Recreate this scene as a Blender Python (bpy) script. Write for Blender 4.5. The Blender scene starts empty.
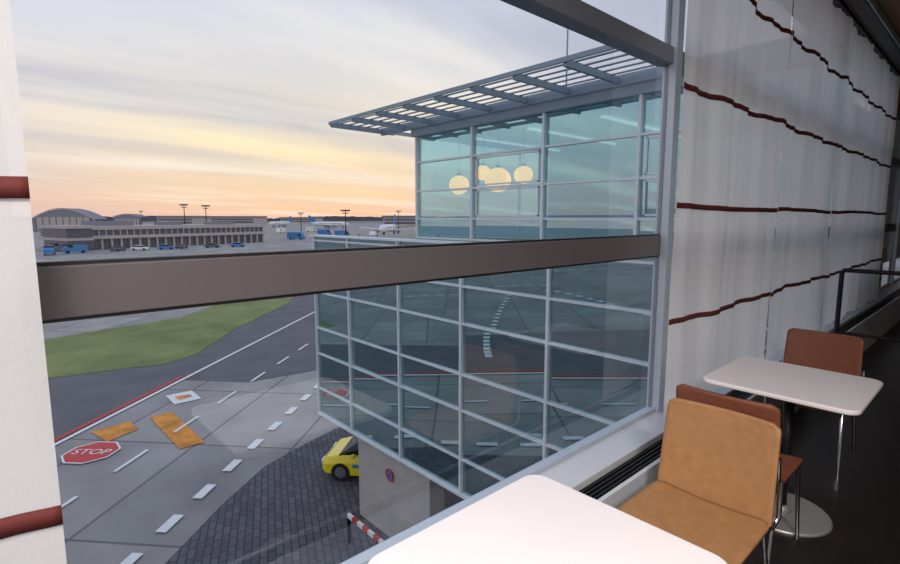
import bpy, bmesh, math, random
from mathutils import Vector, Matrix
random.seed(4)
sc = bpy.context.scene
sc.view_settings.view_transform = 'Standard'
COL = sc.collection

# ------------------------------------------------------------ materials
def lin(r, g, b):
    f = lambda c: (c/255/12.92) if c/255 <= .04045 else ((c/255+.055)/1.055)**2.4
    return (f(r), f(g), f(b), 1)

def mat(name, col, rough=.5, metal=0, noise=0, nscale=8, bump=0, emit=None, estr=0, coat=0, stretch=None):
    m = bpy.data.materials.new(name); m.use_nodes = True
    nt = m.node_tree; b = nt.nodes['Principled BSDF']
    b.inputs['Base Color'].default_value = col
    b.inputs['Roughness'].default_value = rough
    b.inputs['Metallic'].default_value = metal
    b.inputs['Coat Weight'].default_value = coat
    if emit:
        b.inputs['Emission Color'].default_value = emit
        b.inputs['Emission Strength'].default_value = estr
    if noise or bump:
        tc = nt.nodes.new('ShaderNodeTexCoord')
        n = nt.nodes.new('ShaderNodeTexNoise'); n.inputs['Scale'].default_value = nscale
        n.inputs['Detail'].default_value = 6
        if stretch:
            mp = nt.nodes.new('ShaderNodeMapping'); mp.inputs['Scale'].default_value = stretch
            nt.links.new(tc.outputs['Object'], mp.inputs[0]); nt.links.new(mp.outputs[0], n.inputs['Vector'])
        else:
            nt.links.new(tc.outputs['Object'], n.inputs['Vector'])
        if noise:
            r = nt.nodes.new('ShaderNodeValToRGB')
            r.color_ramp.elements[0].position = .3; r.color_ramp.elements[1].position = .7
            r.color_ramp.elements[0].color = tuple(c*(1-noise) for c in col[:3])+(1,)
            r.color_ramp.elements[1].color = tuple(min(1, c*(1+noise)) for c in col[:3])+(1,)
            nt.links.new(n.outputs['Fac'], r.inputs[0]); nt.links.new(r.outputs[0], b.inputs['Base Color'])
        if bump:
            bp = nt.nodes.new('ShaderNodeBump'); bp.inputs['Strength'].default_value = bump
            bp.inputs['Distance'].default_value = .02
            nt.links.new(n.outputs['Fac'], bp.inputs['Height']); nt.links.new(bp.outputs[0], b.inputs['Normal'])
    return m

def glass_mat(name, tint, gloss, base, power, gain):
    m = bpy.data.materials.new(name); m.use_nodes = True
    nt = m.node_tree; nt.nodes.clear()
    o = nt.nodes.new('ShaderNodeOutputMaterial'); mx = nt.nodes.new('ShaderNodeMixShader')
    t = nt.nodes.new('ShaderNodeBsdfTransparent'); t.inputs[0].default_value = tint
    g = nt.nodes.new('ShaderNodeBsdfGlossy'); g.inputs['Color'].default_value = gloss; g.inputs['Roughness'].default_value = 0.0
    lw = nt.nodes.new('ShaderNodeLayerWeight'); lw.inputs[0].default_value = .5
    p = nt.nodes.new('ShaderNodeMath'); p.operation = 'POWER'; p.inputs[1].default_value = power
    a = nt.nodes.new('ShaderNodeMath'); a.operation = 'MULTIPLY_ADD'; a.inputs[1].default_value = gain; a.inputs[2].default_value = base
    a.use_clamp = True
    nt.links.new(lw.outputs['Facing'], p.inputs[0]); nt.links.new(p.outputs[0], a.inputs[0])
    nt.links.new(a.outputs[0], mx.inputs[0]); nt.links.new(t.outputs[0], mx.inputs[1]); nt.links.new(g.outputs[0], mx.inputs[2])
    nt.links.new(mx.outputs[0], o.inputs[0])
    return m

def curtain_mat(name, col, trans):
    m = bpy.data.materials.new(name); m.use_nodes = True
    nt = m.node_tree; nt.nodes.clear()
    o = nt.nodes.new('ShaderNodeOutputMaterial'); mx = nt.nodes.new('ShaderNodeMixShader')
    d = nt.nodes.new('ShaderNodeBsdfDiffuse'); t = nt.nodes.new('ShaderNodeBsdfTranslucent')
    tp = nt.nodes.new('ShaderNodeBsdfTransparent'); mx2 = nt.nodes.new('ShaderNodeMixShader')
    mx.inputs[0].default_value = trans; mx2.inputs[0].default_value = .11
    tc = nt.nodes.new('ShaderNodeTexCoord'); mp = nt.nodes.new('ShaderNodeMapping')
    mp.inputs['Scale'].default_value = (60, 240, 60)
    n = nt.nodes.new('ShaderNodeTexNoise'); n.inputs['Scale'].default_value = 1; n.inputs['Detail'].default_value = 3
    r = nt.nodes.new('ShaderNodeValToRGB')
    r.color_ramp.elements[0].color = tuple(c*.92 for c in col[:3])+(1,); r.color_ramp.elements[1].color = col
    nt.links.new(tc.outputs['Object'], mp.inputs[0]); nt.links.new(mp.outputs[0], n.inputs['Vector'])
    nt.links.new(n.outputs['Fac'], r.inputs[0])
    nt.links.new(r.outputs[0], d.inputs[0]); nt.links.new(r.outputs[0], t.inputs[0])
    nt.links.new(d.outputs[0], mx.inputs[1]); nt.links.new(t.outputs[0], mx.inputs[2])
    nt.links.new(mx.outputs[0], mx2.inputs[1]); nt.links.new(tp.outputs[0], mx2.inputs[2])
    nt.links.new(mx2.outputs[0], o.inputs[0])
    return m

M = {}
M['glass'] = glass_mat('window_glass', (.98, .99, .99, 1), (.9, .95, 1, 1), .075, 4, .6)
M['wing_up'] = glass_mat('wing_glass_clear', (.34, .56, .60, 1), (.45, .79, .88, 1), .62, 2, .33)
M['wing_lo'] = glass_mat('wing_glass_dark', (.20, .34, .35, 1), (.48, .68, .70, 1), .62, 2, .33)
M['transom'] = mat('transom_taupe', lin(96, 90, 92), .45, .1)
M['mullion'] = mat('mullion_bluegrey', lin(180, 192, 205), .4, .3)
M['uptransom'] = mat('upper_transom_bluegrey', lin(125, 130, 142), .4, .3)
M['sill'] = mat('sill_grey', lin(205, 208, 214), .3, .1)
M['black'] = mat('grille_black', lin(28, 28, 30), .5)
M['darkmetal'] = mat('dark_metal', lin(40, 38, 40), .4, .6)
M['chrome'] = mat('chrome', (.75, .75, .77, 1), .15, 1)
M['brushed'] = mat('brushed_steel', lin(190, 188, 188), .38, .6)
M['curtain'] = curtain_mat('curtain_voile', lin(255, 252, 251), .58)
M['band'] = mat('curtain_band_brown', lin(92, 30, 26), .8)
M['table'] = mat('table_top_cream', lin(240, 232, 232), .28, noise=.03, nscale=3)
M['tan'] = mat('chair_caramel', lin(166, 120, 76), .55, noise=.1, nscale=25, bump=.03)
M['brown'] = mat('chair_brown', lin(122, 68, 46), .55, noise=.1, nscale=25, bump=.03)
M['floor'] = mat('floor_dark', lin(34, 28, 28), .35, noise=.3, nscale=5)
M['ceiling'] = mat('ceiling_brown', lin(150, 115, 95), .8)
M['wall'] = mat('wall_plaster', lin(170, 160, 150), .8, noise=.04)
M['extwall'] = mat('wall_exterior', lin(170, 175, 178), .6)
M['frame'] = mat('facade_frame_white', lin(228, 236, 240), .4, .1)
M['steel'] = mat('pergola_steel', lin(140, 158, 172), .45, .2)
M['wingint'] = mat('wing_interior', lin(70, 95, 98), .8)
M['wingslab'] = mat('wing_slab', lin(150, 155, 150), .8)
M['concrete'] = mat('concrete_pier', lin(180, 176, 172), .85, noise=.08, nscale=2, bump=.1)
M['grass'] = mat('grass', lin(126, 134, 80), .95, noise=.25, nscale=.35, bump=.3)
M['asphalt'] = mat('asphalt', lin(104, 102, 107), .85, noise=.15, nscale=.6)
M['white'] = mat('paint_white', lin(235, 235, 235), .6, noise=.05, nscale=4)
M['red'] = mat('paint_red', lin(205, 55, 55), .6)
M['orange'] = mat('paint_orange', lin(225, 145, 50), .7, noise=.35, nscale=1.3)  # sign symbol paint, also colours the painted chair reflection
M['yellow'] = mat('car_yellow', lin(245, 225, 20), .25, coat=.6)
M['carglass'] = mat('car_glass', lin(25, 30, 35), .08)
M['tyre'] = mat('tyre', lin(22, 22, 22), .8)
M['headlight'] = mat('headlight', lin(235, 238, 240), .1)
M['blue'] = mat('blue_paint', lin(60, 130, 190), .5)
M['bldg'] = mat('terminal_wall', lin(190, 180, 174), .8)
M['bldgdark'] = mat('terminal_windows', lin(85, 90, 102), .3)
M['roofgrey'] = mat('roof_grey', lin(135, 135, 146), .7)
M['tree'] = mat('tree_line', lin(95, 93, 108), .95, noise=.2, nscale=.02)
M['lampglow'] = mat('pendant_globe', (1, .6, .3, 1), .5, emit=(1, .38, .10, 1), estr=5.0)
M['lamppanel'] = mat('lamp_diffuser', (1, .95, .9, 1), .5, emit=(1, .93, .85, 1), estr=1.0)

def slab_mat(name, c1, c2, joint, w, h, msize, rot, off=.5, nz=.15, nsc=.5):
    m = bpy.data.materials.new(name); m.use_nodes = True
    nt = m.node_tree; b = nt.nodes['Principled BSDF']; b.inputs['Roughness'].default_value = .8
    tc = nt.nodes.new('ShaderNodeTexCoord'); mp = nt.nodes.new('ShaderNodeMapping')
    mp.inputs['Rotation'].default_value = (0, 0, rot)
    br = nt.nodes.new('ShaderNodeTexBrick'); br.inputs['Scale'].default_value = 1
    br.inputs['Color1'].default_value = c1; br.inputs['Color2'].default_value = c2; br.inputs['Mortar'].default_value = joint
    br.inputs['Brick Width'].default_value = w; br.inputs['Row Height'].default_value = h
    br.inputs['Mortar Size'].default_value = msize; br.offset = off
    n = nt.nodes.new('ShaderNodeTexNoise'); n.inputs['Scale'].default_value = nsc; n.inputs['Detail'].default_value = 8
    mr = nt.nodes.new('ShaderNodeMapRange'); mr.inputs[1].default_value = .25; mr.inputs[2].default_value = .75
    mr.inputs[3].default_value = 1-nz; mr.inputs[4].default_value = 1+nz
    mx = nt.nodes.new('ShaderNodeVectorMath'); mx.operation = 'SCALE'
    nt.links.new(tc.outputs['Object'], mp.inputs[0]); nt.links.new(mp.outputs[0], br.inputs['Vector'])
    nt.links.new(tc.outputs['Object'], n.inputs['Vector']); nt.links.new(n.outputs['Fac'], mr.inputs[0])
    nt.links.new(br.outputs['Color'], mx.inputs[0]); nt.links.new(mr.outputs[0], mx.inputs['Scale'])
    nt.links.new(mx.outputs[0], b.inputs['Base Color'])
    return m
ROADANG = math.atan2(.74, -.673)
M['apron'] = slab_mat('apron_concrete', lin(168, 162, 158), lin(144, 140, 139), lin(108, 104, 104), 6, 3.9, .05, -ROADANG, 0, .25, .35)
M['paving'] = slab_mat('paving_brick', lin(102, 101, 108), lin(80, 80, 88), lin(54, 54, 60), .4, .2, .018, 0.4, .5, .12)

# ------------------------------------------------------------ mesh helpers
def link(o, parent=None):
    COL.objects.link(o)
    if parent: o.parent = parent
    return o
def empty(name, loc=(0, 0, 0), rz=0):
    e = bpy.data.objects.new(name, None); e.location = loc; e.rotation_euler = (0, 0, rz)
    e.empty_display_size = .1
    return link(e)
def finish(name, bm, m, parent=None, smooth=False, bevel=0):
    me = bpy.data.meshes.new(name); bm.normal_update(); bm.to_mesh(me); bm.free()
    if smooth:
        for p in me.polygons: p.use_smooth = True
    o = bpy.data.objects.new(name, me); me.materials.append(m)
    link(o, parent)
    if bevel:
        b = o.modifiers.new('bevel', 'BEVEL'); b.width = bevel; b.segments = 3; b.limit_method = 'ANGLE'
    return o
def boxes(name, lst, m, parent=None, bevel=0):
    bm = bmesh.new()
    for a, b in lst:
        vs = [bm.verts.new((x, y, z)) for x in (a[0], b[0]) for y in (a[1], b[1]) for z in (a[2], b[2])]
        for f in ((0, 1, 3, 2), (4, 6, 7, 5), (0, 4, 5, 1), (2, 3, 7, 6), (0, 2, 6, 4), (1, 5, 7, 3)):
            bm.faces.new([vs[i] for i in f])
    bmesh.ops.recalc_face_normals(bm, faces=bm.faces)
    return finish(name, bm, m, parent, bevel=bevel)
def box(name, a, b, m, parent=None, bevel=0): return boxes(name, [(a, b)], m, parent, bevel)
def poly(name, polys, z, m, parent=None):
    bm = bmesh.new()
    for pl in polys:
        f = bm.faces.new([bm.verts.new((p[0], p[1], z)) for p in pl])
        f.normal_update()
        if f.normal.z < 0: f.normal_flip()
    return finish(name, bm, m, parent)
def cyl(name, p0, p1, r, m, parent=None, r2=None, seg=20):
    p0 = Vector(p0); p1 = Vector(p1); d = p1-p0
    bm = bmesh.new()
    bmesh.ops.create_cone(bm, cap_ends=True, segments=seg, radius1=r, radius2=r if r2 is None else r2, depth=d.length)
    q = d.to_track_quat('Z', 'Y').to_matrix().to_4x4()
    bmesh.ops.transform(bm, matrix=Matrix.Translation((p0+p1)/2) @ q, verts=bm.verts)
    o = finish(name, bm, m, parent)
    for p in o.data.polygons:
        if len(p.vertices) == 4: p.use_smooth = True
    return o
def tube(name, pts, r, m, parent=None):
    cu = bpy.data.curves.new(name, 'CURVE'); cu.dimensions = '3D'; cu.bevel_depth = r; cu.bevel_resolution = 4
    sp = cu.splines.new('POLY'); sp.points.add(len(pts)-1)
    for i, p in enumerate(pts): sp.points[i].co = (*p, 1)
    cu.materials.append(m)
    return link(bpy.data.objects.new(name, cu), parent)
def sphere(name, c, r, m, parent=None, sz=1):
    bm = bmesh.new(); bmesh.ops.create_uvsphere(bm, u_segments=28, v_segments=16, radius=r)
    bmesh.ops.scale(bm, vec=(1, 1, sz), verts=bm.verts); bmesh.ops.translate(bm, vec=c, verts=bm.verts)
    return finish(name, bm, m, parent, smooth=True)
def rounded_slab(name, x0, x1, y0, y1, z0, z1, r, m, parent=None, bevel=.006):
    bm = bmesh.new(); pts = []
    for cx, cy, a0 in ((x1-r, y1-r, 0), (x0+r, y1-r, 90), (x0+r, y0+r, 180), (x1-r, y0+r, 270)):
        for k in range(9):
            a = math.radians(a0+k*90/8); pts.append((cx+r*math.cos(a), cy+r*math.sin(a)))
    lo = [bm.verts.new((*p, z0)) for p in pts]; hi = [bm.verts.new((*p, z1)) for p in pts]
    bm.faces.new(hi); bm.faces.new(lo[::-1]); n = len(pts)
    for i in range(n): bm.faces.new((lo[i], lo[(i+1) % n], hi[(i+1) % n], hi[i]))
    return finish(name, bm, m, parent, bevel=bevel)
def surf(name, fn, nu, nv, m, parent=None, thick=0):
    bm = bmesh.new()
    g = [[bm.verts.new(fn(i/nu, j/nv)) for j in range(nv+1)] for i in range(nu+1)]
    for i in range(nu):
        for j in range(nv): bm.faces.new((g[i][j], g[i+1][j], g[i+1][j+1], g[i][j+1]))
    o = finish(name, bm, m, parent, smooth=True)
    if thick:
        s = o.modifiers.new('solid', 'SOLIDIFY'); s.thickness = thick; s.offset = 0
    return o

# ------------------------------------------------------------ camera (floor z=0, eye 1.6)
cam = bpy.data.cameras.new('camera'); cam.sensor_width = 36; cam.lens = 510/900*36
co = bpy.data.objects.new('camera', cam); link(co)
co.location = (0, 0, 1.6); co.rotation_euler = (math.radians(90-7.16), 0, math.radians(47.7))
cam.clip_end = 6000; cam.clip_start = .05
sc.camera = co

GZ = -7.2
WX = -1.4
Y0, Y1 = -5.94, 23.76
BAY = 2.97
# ------------------------------------------------------------ room shell
box('floor', (WX-.05, Y0-.2, -.25), (6.2, Y1+.2, 0), M['floor'])
box('ceiling', (WX-.2, Y0-.2, 3.5), (6.2, Y1+.2, 3.75), M['ceiling'])
box('wall_east', (6.0, Y0-.2, 0), (6.2, Y1+.2, 3.5), M['wall'])
box('wall_south', (WX, Y0-.2, 0), (6.0, Y0, 3.5), M['wall'])
box('wall_north', (WX, Y1, 0), (6.0, Y1+.2, 3.5), M['wall'])
box('wall_west', (WX-.05, Y0, 0), (WX-.02, Y1, .38), M['extwall'])
box('wall_exterior', (WX-.05, Y0, GZ), (WX-.02, Y1, -.25), M['extwall'])
e = empty('window_sill')
box('sill_board', (WX-.03, Y0, .385), (WX+.20, Y1, .424), M['sill'], e, .004)
c = empty('convector_heater')
box('casing', (WX+.305, Y0, 0.0), (WX+.325, Y1, .40), M['sill'], c)
box('well', (WX-.02, Y0, .28), (WX+.30, Y1, .30), M['black'], c)
sl = []
for k in range(4):
    x = WX+.218+k*.022
    sl.append(((x, Y0, .375), (x+.009, Y1, .40)))
y = Y0
while y < Y1:
    sl.append(((WX+.21, y, .36), (WX+.30, y+.012, .378))); y += .15
boxes('grille_slats', sl, M['darkmetal'], c)

# ------------------------------------------------------------ windows
zs0, zt0, zt1, zu0, zu1, ztop = .424, 1.38, 1.497, 2.458, 2.57, 3.5
nb = int(round((Y1-Y0)/BAY))
for i in range(nb):
    ya, yb = Y0+i*BAY, Y0+(i+1)*BAY
    w = empty('window_%d' % (i+1))
    bm = bmesh.new()
    bm.faces.new([bm.verts.new(p) for p in ((WX-.01, ya, zs0), (WX-.01, yb, zs0), (WX-.01, yb, ztop), (WX-.01, ya, ztop))])
    finish('glass_pane', bm, M['glass'], w)
    boxes('mullion', [((WX-.03, yb-.03, zs0), (WX+.05, yb+.045, ztop))], M['mullion'], w, .004)
    boxes('mullion_gasket', [((WX-.012, yb-.038, zs0), (WX+.006, yb-.03, ztop))], M['uptransom'], w)
    boxes('bottom_frame', [((WX-.02, ya+.045, zs0), (WX+.03, yb-.03, zs0+.025))], M['mullion'], w, .003)
    boxes('transom', [((WX-.08, ya+.045, zt0), (WX+.012, yb-.03, zt1))], M['transom'], w, .004)
    boxes('transom_seal', [((WX-.03, ya+.045, zt1), (WX+.004, yb-.03, zt1+.008)), ((WX-.03, ya+.045, zt0-.008), (WX+.004, yb-.03, zt0))], M['black'], w)
    boxes('upper_transom', [((WX-.06, ya+.045, zu0), (WX+.03, yb-.03, zu1-.02))], M['uptransom'], w, .004)

# ------------------------------------------------------------ curtains
def curtain(ya, yb, seed, zb=.50, zt=3.42, x0=-1.2, bw=.03):
    rnd = random.Random(seed); e = empty('curtain')
    ph = [rnd.uniform(0, 6.28) for _ in range(6)]
    def off(y, z):
        k = .35+.65*(z-zb)/(zt-zb)
        return (.018*math.sin(y*7+ph[0]+.4*math.sin(z*1.3+ph[3])) + .010*math.sin(y*17+ph[1]+.3*z) + .005*math.sin(y*41+ph[2])*k
                + .003*math.sin(z*5.2+ph[4]+y*2))
    L = yb-ya; nu = max(8, int(L*70))
    surf('fabric', lambda u, v: (x0+off(ya+u*L, zb+v*(zt-zb)), ya+u*L, zb+v*(zt-zb)), nu, 60, M['curtain'], e)
    for bi, bz in enumerate((1.035, 1.66, 2.28, 2.89)):
        def fn(u, v):
            y = ya+u*L; wob = .007*math.sin(y*2.2+ph[bi])+.002*math.sin(y*6+ph[bi+1])
            z = bz-bw/2+v*bw+wob
            return (x0+off(y, z)+.005, y, z)
        surf('band_%d' % (bi+1), fn, nu, 1, M['band'], e, thick=.003)
    boxes('head_rail', [((x0-.02, ya, zt), (x0+.03, yb, zt+.04))], M['darkmetal'], e)
    return e
curtain(-2.6, .065, 1, bw=.038)
for k, (a, b) in enumerate(((2.72, 4.31), (4.30, 6.01), (6.0, 7.7), (7.69, 9.1))):
    curtain(a, b, 10+k, zb=.50)
curtain(12.2, 14.9, 31); curtain(15.5, 18.5, 32)
e = empty('ceiling_track')
box('track_profile', (-1.12, Y0, 3.42), (-1.02, Y1, 3.5), M['darkmetal'], e)
box('track_bright_edge', (-1.02, Y0, 3.43), (-1.0, Y1, 3.5), M['mullion'], e)

# ------------------------------------------------------------ tables
def table(cx, cy, w=.64, d=.70):
    e = empty('cafe_table', (cx, cy, 0))
    rounded_slab('table_top', -w/2, w/2, -d/2, d/2, .726, .75, .06, M['table'], e, .008)
    rounded_slab('under_plate', -.17, .17, -.17, .17, .714, .726, .03, M['darkmetal'], e, 0)
    cyl('column', (0, 0, .02), (0, 0, .716), .026, M['darkmetal'], e)
    cyl('base_disc', (0, 0, 0), (0, 0, .014), .235, M['brushed'], e, .225, 48)
    cyl('base_collar', (0, 0, .014), (0, 0, .05), .05, M['brushed'], e, .028, 32)
table(-.70, .965)
table(-.72, 3.11, .68, .67)

# ------------------------------------------------------------ chairs (facing local -Y)
def chair(x, y, rz, m):
    e = empty('dining_chair', (x, y, 0), rz)
    W = .228
    def rw(d, r, W):
        return W if d >= r else W-r+math.sqrt(max(0, r*r-(r-d)**2))
    def back(u, v):
        s = 2*u-1; H = .41; d = min(v, 1-v)*H
        w = rw(d, .03, W-.008*v)
        return (s*w, .20+.06*v-.03*s*s*1.0, .395+H*v)
    surf('backrest', back, 24, 28, m, e, thick=.014)
    def seat(u, v):
        s = 2*u-1; D = .42; d = min(v, 1-v)*D
        w = rw(d, .04, W)
        return (s*w, -.245+D*v, .425-.012*(1-s*s)-.02*max(0, .12-v)/.12)
    surf('seat', seat, 24, 24, m, e, thick=.018)
    r = .0105
    for sx, nm in ((-1, 'left'), (1, 'right')):
        xx = sx*.21
        tube('frame_'+nm, [(xx*1.06, -.235, 0), (xx, -.20, .38), (xx, -.175, .402), (xx, .12, .402), (xx*1.08, .20, .41), (xx*1.12, .225, .44), (xx*1.10, .24, .58)], r, M['chrome'], e)
        tube('rear_leg_'+nm, [(xx*1.06, .25, 0), (xx, .14, .40)], r, M['chrome'], e)
    tube('cross_bar', [(-.21, -.12, .40), (.21, -.12, .40)], r*.9, M['chrome'], e)
    tube('rear_bar', [(-.21, .13, .395), (.21, .13, .395)], r*.9, M['chrome'], e)
chair(-.75, 1.98, 0, M['tan'])
chair(-.815, 2.67, math.pi, M['brown'])
chair(-.82, 4.05, 0, M['brown'])

e = empty('metal_railing')
tube('posts_and_top_rail', [(-.97, 5.5, 0), (-.97, 5.5, 1.13), (-.95, 5.5, 1.15), (2.2, 5.5, 1.15), (2.22, 5.5, 1.13), (2.22, 5.5, 0)], .02, M['darkmetal'], e)
tube('mid_rail', [(-.97, 5.5, .6), (2.22, 5.5, .6)], .012, M['darkmetal'], e)

def ceil_fill(x, y, p):  # added fill: area light in a housing, kept out of view
    e = empty('ceiling_lamp', (x, y, 3.4))
    boxes('housing', [((-.5, -.5, .01), (.5, .5, .1))], M['darkmetal'], e)
    l = bpy.data.lights.new('lamp', 'AREA'); l.energy = p; l.size = .95; l.color = (1, .94, .9)
    o = bpy.data.objects.new('area_light', l); o.location = (0, 0, 0); link(o, e)
ceil_fill(.4, -.75, 95); ceil_fill(1.9, -.75, 200); ceil_fill(.9, -2.8, 40)

# ------------------------------------------------------------ ground
def P(n, s): return (n*.74-s*.673, n*.673+s*.74)
poly('airport_apron_ground', [[(-3000, -3000), (3000, -3000), (3000, 3000), (-3000, 3000)]], GZ, M['apron'])
poly('asphalt_shoulder', [[P(-26, -60), P(-17.3, -60), P(-17.3, 75), P(-26, 75)]], GZ+.02, M['asphalt'])
poly('asphalt_crossing', [[P(-17, 25.5), P(-13.3, 25.5), P(-9.2, 29), P(-9.2, 75), P(-17, 75)]], GZ+.015, M['asphalt'])
poly('grass_field', [[(-37, -5), (-35, 1.8), (-34.3, 5.5), (-33.8, 7.4), (-35, 9.6), P(-20.8, 38), P(-21.6, 50), P(-22.6, 54), P(-25, 56), (-70, 32), (-49, 12.2), (-46.7, 2.6), (-46, -5)]], GZ+.04, M['grass'])
poly('grass_verge', [[(-75, -8), (-66, 20), (-90, 60), (-120, 60), (-120, -8)]], GZ+.04, M['grass'])
poly('brick_paving', [[(-1.75, -10.6), P(-8.4, 14), P(-8.2, 16.5), P(-7.4, 18.5), (-18.4, 10.2), (-18.2, 14), (-16, 22), (-1.75, 22)]], GZ+.02, M['paving'])
def dashes(name, n, s0, s1, step, ln, w, z=GZ+.05, m=None):
    ps = []; s = s0
    while s < s1:
        ps.append([P(n-w/2, s), P(n+w/2, s), P(n+w/2, s+ln), P(n-w/2, s+ln)]); s += step
    poly(name, ps, z, m or M['white'])
dashes('lane_marking_near', -9.35, -40, 44, 1.75, .85, .32)
dashes('lane_marking_centre', -13.2, -40.5, 60, 3.3, 1.7, .14)
poly('edge_line_white', [[P(-17.2, -60), P(-17.0, -60), P(-17.0, 75), P(-17.2, 75)]], GZ+.05, M['white'])
poly('edge_line_red', [[P(-17.55, 0), P(-17.33, 0), P(-17.33, 26), P(-17.55, 26)]], GZ+.05, M['red'])
# block-dashed taxi guidance curves on the southern apron
def curve_dashes(name, pts, step, ln, w):
    ps = []
    def ev(t):
        a, b, c_ = pts
        return Vector(((1-t)**2*a[0]+2*t*(1-t)*b[0]+t*t*c_[0], (1-t)**2*a[1]+2*t*(1-t)*b[1]+t*t*c_[1]))
    N_ = int((Vector(pts[0])-Vector(pts[2])).length/step)
    for i in range(N_):
        p = ev(i/N_); d = (ev(i/N_+.01)-p).normalized(); nrm = Vector((-d.y, d.x))
        ps.append([tuple(p-nrm*w/2), tuple(p+nrm*w/2), tuple(p+nrm*w/2+d*ln), tuple(p-nrm*w/2+d*ln)])
    poly(name, ps, GZ+.05, M['white'])
curve_dashes('stand_marking_south', ((-21, -7), (-27, -12), (-38, -28)), 1.3, .7, .45)
curve_dashes('stand_marking_east', ((-14, -20), (-22, -30), (-44, -32)), 1.6, .8, .6)
curve_dashes('stand_marking_outer', ((-52, -12), (-50, -30), (-36, -52)), 2.0, 1.0, .6)
e = empty('painted_stop_marking', (-22.6, 2.3, GZ+.052))
def octo(r): return [(r*math.cos(math.radians(22.5+45*k)), r*math.sin(math.radians(22.5+45*k))) for k in range(8)]
poly('octagon_border', [octo(.98)], 0, M['white'], e)
poly('octagon', [octo(.90)], .003, M['red'], e)
tx = bpy.data.curves.new('stop_text', 'FONT'); tx.body = 'STOP'; tx.size = .58; tx.align_x = 'CENTER'; tx.align_y = 'CENTER'
tx.materials.append(M['white']); o = bpy.data.objects.new('stop_text', tx); o.location = (0, 0, .008); o.rotation_euler = (0, 0, math.radians(48)); link(o, e)
poly('painted_orange_marking', [[(-25, 4.75), (-25.1, 5.66), (-20.7, 5.75), (-20.7, 4.85)]], GZ+.03, M['orange'])  # chair reflection in the window glass, painted as orange quads on the apron
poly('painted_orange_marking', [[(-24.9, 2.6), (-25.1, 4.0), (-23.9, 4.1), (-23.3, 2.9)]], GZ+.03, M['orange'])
e = empty('painted_sign_marking', (-26.8, 6.6, GZ+.03))
poly('plate', [[(-.8, -.6), (.8, -.6), (.8, .6), (-.8, .6)]], 0, M['white'], e)
poly('symbol', [[(-.35, -.3), (.35, -.3), (.2, .35), (-.2, .35)]], .01, M['orange'], e)

# ------------------------------------------------------------ glazed wing
w = empty('glazed_terminal_wing')
XL, XR = -14.4, -1.62
YF = 7.5; ZT, ZB = 1.04, -4.57
rg = random.Random(5)
def pane(name, a, b, m, parent):
    bm = bmesh.new()
    bm.faces.new([bm.verts.new(p) for p in ((a[0], a[1], a[2]), (b[0], b[1], a[2]), (b[0], b[1], b[2]), (a[0], a[1], b[2]))])
    return finish(name, bm, m, parent)
def pane_grid(name, xs, zs, y, m, parent, tilt):
    # individual panes, each set a hair out of true like real glazing
    bm = bmesh.new()
    for xa, xb in zip(xs, xs[1:]):
        for za, zb in zip(zs, zs[1:]):
            tx_, tz_ = rg.uniform(-tilt, tilt), rg.uniform(-tilt, tilt)
            cxm, czm = (xa+xb)/2, (za+zb)/2
            bm.faces.new([bm.verts.new((x, y+(x-cxm)*tx_+(z-czm)*tz_, z)) for x, z in ((xa, za), (xb, za), (xb, zb), (xa, zb))])
    return finish(name, bm, m, parent)
lx = [-14.4, -12.45, -10.1, -7.85, -5.55, -3.3, XR]
lz = [ZB, -3.75, -2.62, -1.8, -.67, .15, ZT]
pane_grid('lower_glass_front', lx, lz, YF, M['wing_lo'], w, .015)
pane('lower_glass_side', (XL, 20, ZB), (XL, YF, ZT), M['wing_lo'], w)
boxes('lower_slabs', [((XL+.1, YF+.15, ZB), (XR, 20, ZB+.3)), ((XL+.1, YF+.5, -1.9), (XR, 20, -1.55)), ((XL+.05, YF+.05, ZT-.3), (XR, 20, ZT))], M['wingslab'], w)
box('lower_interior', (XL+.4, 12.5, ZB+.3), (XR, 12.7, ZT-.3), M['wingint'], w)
fr = []
for x in lx[:-1]: fr.append(((x-.03, YF-.07, ZB), (x+.03, YF+.03, ZT)))
for z in lz[:-1]+[ZT-.12]:
    fr.append(((XL-.03, YF-.06, z-.02), (XR, YF+.03, z+.025)))
for yy in (YF+2.2, YF+4.4, YF+6.6): fr.append(((XL-.07, yy-.03, ZB), (XL+.03, yy+.03, ZT)))
boxes('lower_frames', fr, M['frame'], w)
box('bottom_edge_beam', (XL-.04, YF-.08, ZB-.06), (XR, YF+.1, ZB), M['frame'], w)
box('terrace_parapet', (XL-.12, YF-.12, ZT), (XR, YF+.2, ZT+.05), M['frame'], w)
XU = -11.2; YU = 9.0; Z0, Z1 = 1.04, 3.8
ux = [XU+2.16*k for k in range(5)]+[XR]; uz = [Z0, 1.56, 2.30, 3.08, Z1]
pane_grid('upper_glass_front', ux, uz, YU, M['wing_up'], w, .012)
pane('upper_glass_side', (XU, 20, Z0), (XU, YU, Z1), M['glass'], w)
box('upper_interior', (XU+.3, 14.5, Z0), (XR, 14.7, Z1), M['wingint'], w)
boxes('upper_roof', [((XU-.15, YU-.12, 3.8), (XR, 20, 4.08))], M['steel'], w)
fr = []
for x in ux[:-1]: fr.append(((x-.03, YU-.08, Z0), (x+.03, YU+.04, Z1)))
for z in uz[:-1]: fr.append(((XU, YU-.06, z), (XR, YU+.04, z+.045)))
for k in (1, 2, 3, 4, 5): fr.append(((XU-.04, YU+2.16*k-.03, Z0), (XU+.04, YU+2.16*k+.03, Z1)))
boxes('upper_frames', fr, M['frame'], w)
fr = []
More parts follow.
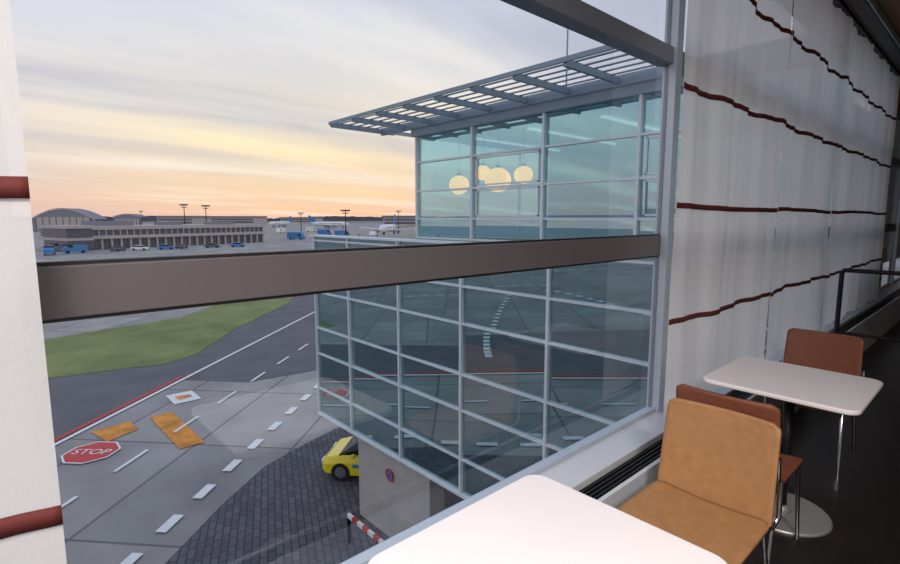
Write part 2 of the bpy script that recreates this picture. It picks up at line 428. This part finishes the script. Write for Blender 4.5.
for k in range(4):
    x = XU+2.16*k+.12; x2 = x+1.92
    for za, zb in ((2.38, 3.05), (1.64, 2.28)):
        for a, b in (((x, za), (x2, za+.03)), ((x, zb-.03), (x2, zb)), ((x, za), (x+.03, zb)), ((x2-.03, za), (x2, zb))):
            if k % 2: fr.append(((a[0], YU-.04, a[1]), (b[0], YU, b[1])))
boxes('sash_frames', fr, M['frame'], w)
boxes('interior_light_strips', [((XU+1+2*k, YU+1, 3.74), (XU+1.1+2*k, 14, 3.78)) for k in range(5)], M['lamppanel'], w)
sh = []
ZP = 4.1
x = -12.7
while x < -3.7:
    sh.append(((x-.035, 7.2, ZP-.06), (x+.035, YU+.3, ZP+.06))); x += 1.08
boxes('pergola_beams', sh, M['steel'], w)
boxes('pergola_slats', [((-12.75, 7.45+k*.29, ZP+.06), (-3.9, 7.51+k*.29, ZP+.078)) for k in range(6)], M['steel'], w)
boxes('pergola_front_tube', [((-12.75, 7.15, ZP+.0), (-3.9, 7.20, ZP+.08)), ((-12.75, YU-.15, ZP-.1), (XR, YU-.05, ZP+.1)), ((-12.75, 7.2, ZP-.03), (-12.70, 11, ZP+.08))], M['steel'], w)
cyl('antenna', (-7.8, 11, 4.08), (-7.8, 11, 6.4), .02, M['steel'], w)
box('concrete_pier', (-12.35, 7.6, GZ+.03), (-9.1, 8.1, ZB), M['concrete'], w)
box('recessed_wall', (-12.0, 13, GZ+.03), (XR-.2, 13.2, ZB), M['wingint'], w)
boxes('terrace_rail', [((XL+.1+.9*k, YF+.35, ZT), (XL+.13+.9*k, YF+.38, ZT+.0+.12)) for k in range(4)], M['steel'], w)

for (x, y, z, r) in ((-10.4, 9.8, 2.5, .28), (-9.97, 10.3, 2.83, .22), (-9.05, 9.9, 2.57, .34), (-8.45, 10.2, 2.68, .24)):
    e = empty('pendant_lamp', (x, y, z))
    sphere('globe', (0, 0, 0), r, M['lampglow'], e, .92)
    cyl('cap', (0, 0, r*.86), (0, 0, r*.86+.08), .06, M['darkmetal'], e)
    cyl('cord', (0, 0, r*.9), (0, 0, 3.8-z), .008, M['darkmetal'], e, seg=8)

e = empty('no_stopping_sign', (-10.75, 7.56, -5.3))
cyl('blue_disc', (0, 0, 0), (0, .02, 0), .14, M['blue'], e, seg=32)
bm = bmesh.new()
for k in range(32):
    a0, a1 = 2*math.pi*k/32, 2*math.pi*(k+1)/32
    vs = [bm.verts.new((r*math.cos(a), -.012, r*math.sin(a))) for r, a in ((.14, a0), (.17, a0), (.17, a1), (.14, a1))]
    bm.faces.new(vs)
s_ = finish('red_rim', bm, M['red'], e); so = s_.modifiers.new('s', 'SOLIDIFY'); so.thickness = .02
for nm, an in (('red_bar_1', .785), ('red_bar_2', -.785)):
    o = boxes(nm, [((-.13, -.014, -.009), (.13, 0, .009))], M['red'], e); o.rotation_euler = (0, an, 0)

e = empty('boom_barrier', (-11.4, 6.65, GZ+.02))
boxes('boom_white', [((.0+.5*k, -.04, .75), (.25+.5*k, .04, .86)) for k in range(4)], M['white'], e)
boxes('boom_red', [((.25+.5*k, -.04, .75), (.5+.5*k, .04, .86)) for k in range(4)], M['red'], e)
boxes('post', [((1.8, -.15, 0), (2.1, .15, 1.0)), ((-.02, -.04, 0), (.05, .04, .75))], M['darkmetal'], e, .01)

# ------------------------------------------------------------ vehicles
def car(name, x, y, z, rz, body, L=4.2, W=1.76, H=1.42, detail=True):
    e = empty(name, (x, y, z), rz)
    def loft(nm, secs, m, bev=.05):
        bm = bmesh.new(); rings = []
        for (yy, z0, z1, wb, wt) in secs:
            rings.append([bm.verts.new(p) for p in ((-wb, yy, z0), (wb, yy, z0), (wb, yy, z0+(z1-z0)*.6), (wt, yy, z1), (-wt, yy, z1), (-wb, yy, z0+(z1-z0)*.6))])
        for a, b in zip(rings, rings[1:]):
            for i in range(6): bm.faces.new((a[i], a[(i+1) % 6], b[(i+1) % 6], b[i]))
        bm.faces.new(rings[0][::-1]); bm.faces.new(rings[-1])
        bmesh.ops.recalc_face_normals(bm, faces=bm.faces)
        return finish(nm, bm, m, e, smooth=False, bevel=bev)
    h = W/2
    loft('body', [(-L/2, .28, .62, h*.78, h*.7), (-L/2+.2, .22, .76, h*.96, h*.85), (-L*.30, .2, .9, h, h*.9), (0, .2, .93, h, h*.92), (L*.32, .2, .95, h, h*.9), (L/2-.1, .24, .92, h*.95, h*.84), (L/2, .3, .8, h*.85, h*.75)], body)
    loft('cabin_glass', [(-L*.33, .84, .89, h*.90, h*.88), (-L*.14, .85, H-.06, h*.88, h*.72), (L*.25, .85, H-.04, h*.88, h*.70), (L*.42, .85, .92, h*.84, h*.8)], M['carglass'], .02)
    loft('roof', [(-L*.14, H-.1, H-.03, h*.76, h*.68), (0, H-.1, H, h*.77, h*.69), (L*.2, H-.1, H, h*.77, h*.69), (L*.29, H-.12, H-.05, h*.74, h*.66)], body, .02)
    for sx in (-1, 1):
        for yy in (-L*.31, L*.3):
            cyl('wheel', (sx*(h-.2), yy, .31), (sx*(h+.02), yy, .31), .32, M['tyre'], e, seg=28)
            if detail: cyl('hub', (sx*(h+.0), yy, .31), (sx*(h+.03), yy, .31), .19, M['chrome'], e, seg=20)
        if detail:
            boxes('headlight', [((sx*h*.62-.15, -L/2-.01, .5), (sx*h*.62+.15, -L/2+.12, .64))], M['headlight'], e, .02)
            boxes('mirror', [((sx*(h+.09)-.08, -L*.2, .88), (sx*(h+.09)+.08, -L*.17, 1.0))], body, e, .02)
            boxes('side_stripe', [((sx*(h+.004)-.006, -L*.2, .50), (sx*(h+.004)+.006, L*.2, .62))], M['blue'], e)
    if detail:
        boxes('grille', [((-.4, -L/2-.02, .3), (.4, -L/2+.05, .46))], M['black'], e, .01)
        boxes('light_bar', [((-.45, -.25, H), (.45, -.05, H+.09))], M['blue'], e, .02)
car('car', -14.1, 9.6, GZ+.02, math.radians(-50), M['yellow'], L=3.8)

def van(x, y, rz, m, L=6, W=2.2, H=2.6):
    e = empty('service_van', (x, y, GZ), rz)
    bm = bmesh.new(); prof = [(-L/2, .4), (-L/2, 1.3), (-L/2+.5, 1.5), (-L/2+1.2, H-.1), (-L/2+1.5, H), (L/2, H), (L/2, .4)]
    a = [bm.verts.new((-W/2, p[0], p[1])) for p in prof]; b = [bm.verts.new((W/2, p[0], p[1])) for p in prof]
    bm.faces.new(a); bm.faces.new(b[::-1])
    for i in range(len(prof)): bm.faces.new((a[i], b[i], b[(i+1) % len(prof)], a[(i+1) % len(prof)]))
    bmesh.ops.recalc_face_normals(bm, faces=bm.faces)
    finish('body', bm, m, e)
    boxes('windows', [((-W/2-.02, -L/2+1.1, 1.5), (W/2+.02, -L/2+2.2, 2.2))], M['carglass'], e)
    for sx in (-1, 1):
        for yy in (-L*.3, L*.3): cyl('wheel', (sx*(W/2-.2), yy, .4), (sx*(W/2+.02), yy, .4), .4, M['tyre'], e, seg=14)
rv = random.Random(9)
def far(s, dist): return ((-.74+.673*s)*dist, (.673+.74*s)*dist)
for s, d, mm in ((-.785, 122, 'blue'), (-.765, 135, 'roofgrey'), (-.735, 128, 'blue')):
    x, y = far(s, d)
    van(x, y, rv.uniform(0, 3.1), M[mm], rv.uniform(4.5, 6), 2, 2.0)
for k in range(6):
    x, y = far(-.66+.047*k+rv.uniform(-.012, .012), 136+k*4)
    car('parked_car', x, y, GZ, 2.8+rv.uniform(-.3, .3)+(1.4 if k % 3 == 0 else 0), rv.choice([M['bldgdark'], M['blue'], M['roofgrey'], M['white']]), detail=False)
for s, d in ((-.30, 210), (-.245, 260), (-.21, 240), (-.15, 220), (-.33, 300), (-.27, 330)):
    x, y = far(s, d); van(x, y, rv.uniform(0, 3.1), rv.choice([M['white'], M['blue'], M['roofgrey']]), 7, 2.4, 3)

# ------------------------------------------------------------ parked airliners
def airliner(x, y, rz, sc_=1):
    e = empty('airliner', (x, y, GZ), rz); e.scale = (sc_,)*3
    bm = bmesh.new(); rings = []
    for yy, r, zc in ((-18, .15, 3.2), (-17.4, .9, 3.3), (-16, 1.5, 3.5), (-13.5, 1.95, 3.7), (8, 1.95, 3.7), (13, 1.4, 4.1), (17, .6, 4.6), (18.5, .2, 4.8)):
        rings.append([bm.verts.new((r*math.cos(a*math.pi/10), yy, zc+r*math.sin(a*math.pi/10))) for a in range(20)])
    for a, b in zip(rings, rings[1:]):
        for i in range(20): bm.faces.new((a[i], a[(i+1) % 20], b[(i+1) % 20], b[i]))
    bm.faces.new(rings[0][::-1]); bm.faces.new(rings[-1]); bmesh.ops.recalc_face_normals(bm, faces=bm.faces)
    finish('fuselage', bm, M['white'], e, smooth=True)
    def fin(nm, pts, axis, t, m):
        bm = bmesh.new()
        off = Vector((t, 0, 0)) if axis == 'x' else Vector((0, 0, t))
        a = [bm.verts.new(Vector(p)-off) for p in pts]; b = [bm.verts.new(Vector(p)+off) for p in pts]
        bm.faces.new(a); bm.faces.new(b[::-1])
        for i in range(len(pts)): bm.faces.new((a[i], b[i], b[(i+1) % len(pts)], a[(i+1) % len(pts)]))
        bmesh.ops.recalc_face_normals(bm, faces=bm.faces); finish(nm, bm, m, e)
    fin('tail_fin', [(0, 11.5, 5.4), (0, 17.5, 5.2), (0, 19, 10.8), (0, 17, 10.8)], 'x', .15, M['blue'])
    for sx, nm in ((-1, 'left'), (1, 'right')):
        fin('wing_'+nm, [(sx*1.5, -4, 2.8), (sx*1.5, 3, 2.8), (sx*16, 7, 4.0), (sx*16, 5.3, 4.0)], 'z', .18, M['white'])
        fin('stabiliser_'+nm, [(sx*.6, 14, 4.8), (sx*.6, 17.5, 4.8), (sx*6, 19, 5.2), (sx*6, 17.6, 5.2)], 'z', .1, M['white'])
        cyl('engine_'+nm, (sx*5.5, -4.2, 1.9), (sx*5.5, -.4, 1.9), 1.0, M['roofgrey'], e, .75)
        cyl('main_gear_'+nm, (sx*2.5, 2, 0), (sx*2.5, 2, 2.8), .35, M['darkmetal'], e)
    cyl('nose_gear', (0, -12.5, 0), (0, -12.5, 2.2), .3, M['darkmetal'], e)
    boxes('window_line', [((-1.97, -12, 4.0), (1.97, 9, 4.3))], M['bldgdark'], e)
ax, ay = far(-.12, 260); airliner(ax, ay, .75)
ax, ay = far(-.235, 430); airliner(ax, ay, 2.2)
ax, ay = far(-.33, 480); airliner(ax, ay, .6)

# ------------------------------------------------------------ distant airport buildings
def facing(name, ax, ay, bx, by):
    L = math.hypot(bx-ax, by-ay)
    return empty(name, (ax, ay, GZ), math.atan2(by-ay, bx-ax)), L
e, L = facing('terminal_building', -171, 21.9, -185, 75.7)
boxes('ground_floor', [((0, .6, 0), (L, 22, 3.0))], M['bldgdark'], e)
boxes('pillars', [((k*L/22-.25, 0, 0), (k*L/22+.25, .7, 3.0)) for k in range(23)], M['bldg'], e)
boxes('floor_bands', [((-.5, -.6, 3.0), (L+.5, 22, 3.9)), ((-.5, -.4, 5.5), (L+.5, 22, 6.5))], M['bldg'], e)
boxes('window_band', [((0, .2, 3.9), (L, 21, 5.5))], M['bldgdark'], e)
boxes('window_piers', [((k*L/30-.15, 0, 3.9), (k*L/30+.15, .4, 5.5)) for k in range(31)], M['bldg'], e)
boxes('roof_plant', [((4, 6, 6.5), (14, 16, 7.9)), ((24, 8, 6.5), (30, 14, 7.6)), ((40, 5, 6.5), (48, 12, 7.4))], M['roofgrey'], e)
boxes('annex', [((-7, -3, 0), (-1, 12, 6.0))], M['bldgdark'], e)
boxes('annex_roof', [((-7.6, -3.6, 6.0), (-.6, 12.5, 6.8)), ((-7.2, -3.2, 2.8), (-.8, 12.2, 3.5))], M['bldg'], e)

def hangar(s0, s1, dist, h, base=4.5):
    a = far(s0, dist); b = far(s1, dist); e, L = facing('hangar', *a, *b)
    bm = bmesh.new(); N = 24
    f0 = []; f1 = []
    for i in range(N+1):
        t = i/N; z = base+(h-base)*math.sin(math.pi*t)**.9
        f0.append(bm.verts.new((L*t, 0, z))); f1.append(bm.verts.new((L*t, 12, z)))
    g0 = [bm.verts.new((0, 0, 0)), bm.verts.new((L, 0, 0))]
    for i in range(N): bm.faces.new((f0[i], f0[i+1], f1[i+1], f1[i]))
    bm.faces.new([g0[0], g0[1]]+f0[::-1])
    finish('arched_roof', bm, M['roofgrey'], e)
    bm = bmesh.new(); prev = None
    for i in range(N+1):
        t = i/N; z = base+(h-base)*math.sin(math.pi*t)**.9
        cur = (bm.verts.new((L*t, -.4, z-.9)), bm.verts.new((L*t, -.4, z+.15)))
        if prev: bm.faces.new((prev[0], cur[0], cur[1], prev[1]))
        prev = cur
    finish('roof_rim', bm, M['bldg'], e)
    boxes('door_front', [((L*.08, -.5, 0), (L*.92, -.1, h*.62))], M['bldg'], e)
    boxes('door_panels', [((L*.08+k*L*.105, -.7, 0), (L*.08+k*L*.105+.4, -.5, h*.62)) for k in range(9)], M['bldgdark'], e)
hangar(-.815, -.69, 330, 15.0, 8)
hangar(-.655, -.60, 520, 13.0, 10)
def block(s0, s1, dist, h, dep=40):
    a = far(s0, dist); b = far(s1, dist); e, L = facing('airport_building', *a, *b)
    boxes('walls', [((0, 0, 0), (L, dep, h*.85))], M['bldg'], e)
    boxes('windows', [((L*.03, -.2, h*.3), (L*.97, 0, h*.45)), ((L*.03, -.2, h*.58), (L*.97, 0, h*.7))], M['bldgdark'], e)
    boxes('roof', [((-1, -1, h*.85), (L+1, dep, h))], M['roofgrey'], e)
block(-.80, -.71, 220, 4.2, 14); block(-.57, -.50, 520, 11); block(-.48, -.38, 600, 11); block(-.33, -.26, 750, 10); block(-.13, -.03, 480, 11); block(.0, .3, 800, 11)
def mast(s, dist, h):
    x, y = far(s, dist); e = empty('floodlight_mast', (x, y, GZ))
    cyl('pole', (0, 0, 0), (0, 0, h), .3, M['darkmetal'], e, .15, 10)
    boxes('lamp_crown', [((-1.5, -1.5, h-.2), (1.5, 1.5, h+.4)), ((-1, -1, h-1.2), (1, 1, h-.9))], M['darkmetal'], e)
mast(-.516, 250, 15); mast(-.474, 250, 14.5); mast(-.60, 480, 15); mast(-.29, 350, 12); mast(-.203, 230, 12); mast(-.1, 400, 14)
bm = bmesh.new(); prev = None; rt = random.Random(2)
for k in range(500):
    a = math.radians(60+k*.3)
    R_ = 1500; x, y = R_*math.cos(a), R_*math.sin(a)
    h = 12+3*math.sin(k*.11)+2*math.sin(k*.031+1)+rt.uniform(-1.2, 1.2)
    cur = (bm.verts.new((x, y, GZ)), bm.verts.new((x, y, GZ+h)))
    if prev: bm.faces.new((prev[0], cur[0], cur[1], prev[1]))
    prev = cur
finish('tree_line', bm, M['tree'])
for nm, d0, d1, s0, s1, cm in (('runway_light', 92, 106, -14, 12, lin(190, 183, 177)), ('field_dry', 275, 310, -6, 12, lin(165, 150, 128)), ('field_far', 850, 1400, -14, 12, lin(130, 126, 118))):
    pl = [far(s/10, d0) for s in range(s0, s1)]+[far(s/10, d1) for s in range(s1-1, s0-1, -1)]
    poly(nm, [pl], GZ+.005, mat(nm, cm, .9, noise=.15, nscale=.02, stretch=(1, .2, 1)))

# ------------------------------------------------------------ world
wd = bpy.data.worlds.new('sunset_sky'); sc.world = wd; wd.use_nodes = True
nt = wd.node_tree; nt.nodes.clear(); N = nt.nodes.new; Lk = nt.links.new
out = N('ShaderNodeOutputWorld'); bg = N('ShaderNodeBackground'); Lk(bg.outputs[0], out.inputs[0])
tc = N('ShaderNodeTexCoord'); sp = N('ShaderNodeSeparateXYZ'); Lk(tc.outputs['Generated'], sp.inputs[0])
def math_(op, a, b=None, clamp=False):
    m = N('ShaderNodeMath'); m.operation = op; m.use_clamp = clamp
    for i, v in enumerate((a, b)):
        if v is None: continue
        if isinstance(v, (int, float)): m.inputs[i].default_value = v
        else: Lk(v, m.inputs[i])
    return m.outputs[0]
def ramp(fac, stops):
    r = N('ShaderNodeValToRGB'); cr = r.color_ramp
    while len(cr.elements) < len(stops): cr.elements.new(.5)
    for e_, (p, c_) in zip(cr.elements, stops): e_.position = p; e_.color = c_
    Lk(fac, r.inputs[0]); return r.outputs[0]
def mix(f, a, b):
    m = N('ShaderNodeMix'); m.data_type = 'RGBA'
    if isinstance(f, (int, float)): m.inputs[0].default_value = f
    else: Lk(f, m.inputs[0])
    for i, v in ((6, a), (7, b)):
        if isinstance(v, tuple): m.inputs[i].default_value = v
        else: Lk(v, m.inputs[i])
    return m.outputs[2]
z = math_('MAXIMUM', sp.outputs[2], 0.0)
warm = ramp(z, [(0, lin(232, 184, 152)), (.05, lin(242, 206, 160)), (.13, lin(244, 224, 182)), (.25, lin(226, 218, 206)), (.42, lin(190, 196, 210)), (1, lin(168, 186, 215))])
cool = ramp(z, [(0, lin(196, 168, 168)), (.05, lin(206, 182, 178)), (.13, lin(212, 202, 198)), (.28, lin(198, 202, 214)), (.5, lin(176, 190, 214)), (1, lin(165, 185, 215))])
dt = N('ShaderNodeVectorMath'); dt.operation = 'DOT_PRODUCT'; Lk(tc.outputs['Generated'], dt.inputs[0]); dt.inputs[1].default_value = (-.873, .487, 0)
gl = math_('POWER', math_('MAXIMUM', dt.outputs['Value'], 0.0), 9.0, True)
base = mix(gl, cool, warm)
zz = math_('ADD', z, .10)
cx = math_('DIVIDE', sp.outputs[0], zz); cy = math_('DIVIDE', sp.outputs[1], zz)
cb = N('ShaderNodeCombineXYZ'); Lk(cx, cb.inputs[0]); Lk(cy, cb.inputs[1])
mp = N('ShaderNodeMapping'); mp.inputs['Rotation'].default_value = (0, 0, math.radians(25)); mp.inputs['Scale'].default_value = (.55, .16, 1); Lk(cb.outputs[0], mp.inputs[0])
n1 = N('ShaderNodeTexNoise'); n1.inputs['Scale'].default_value = 1.3; n1.inputs['Detail'].default_value = 7; n1.inputs['Roughness'].default_value = .5; n1.inputs['Distortion'].default_value = .4; Lk(mp.outputs[0], n1.inputs['Vector'])
cm_ = ramp(n1.outputs['Fac'], [(.38, (0, 0, 0, 1)), (.62, (1, 1, 1, 1))])
fz = math_('MULTIPLY', math_('MULTIPLY', cm_, .68), math_('MULTIPLY', z, 6.0, True))
c1 = mix(fz, base, lin(158, 163, 182))
n2 = N('ShaderNodeTexNoise'); n2.inputs['Scale'].default_value = 2.6; n2.inputs['Detail'].default_value = 8
mp2 = N('ShaderNodeMapping'); mp2.inputs['Rotation'].default_value = (0, 0, math.radians(40)); mp2.inputs['Scale'].default_value = (.5, .12, 1); mp2.inputs['Location'].default_value = (3, 7, 0); Lk(cb.outputs[0], mp2.inputs[0]); Lk(mp2.outputs[0], n2.inputs['Vector'])
wm = ramp(n2.outputs['Fac'], [(.50, (0, 0, 0, 1)), (.72, (1, 1, 1, 1))])
c2 = mix(math_('MULTIPLY', wm, .5), c1, lin(246, 236, 222))
Lk(c2, bg.inputs[0]); bg.inputs[1].default_value = 1.34
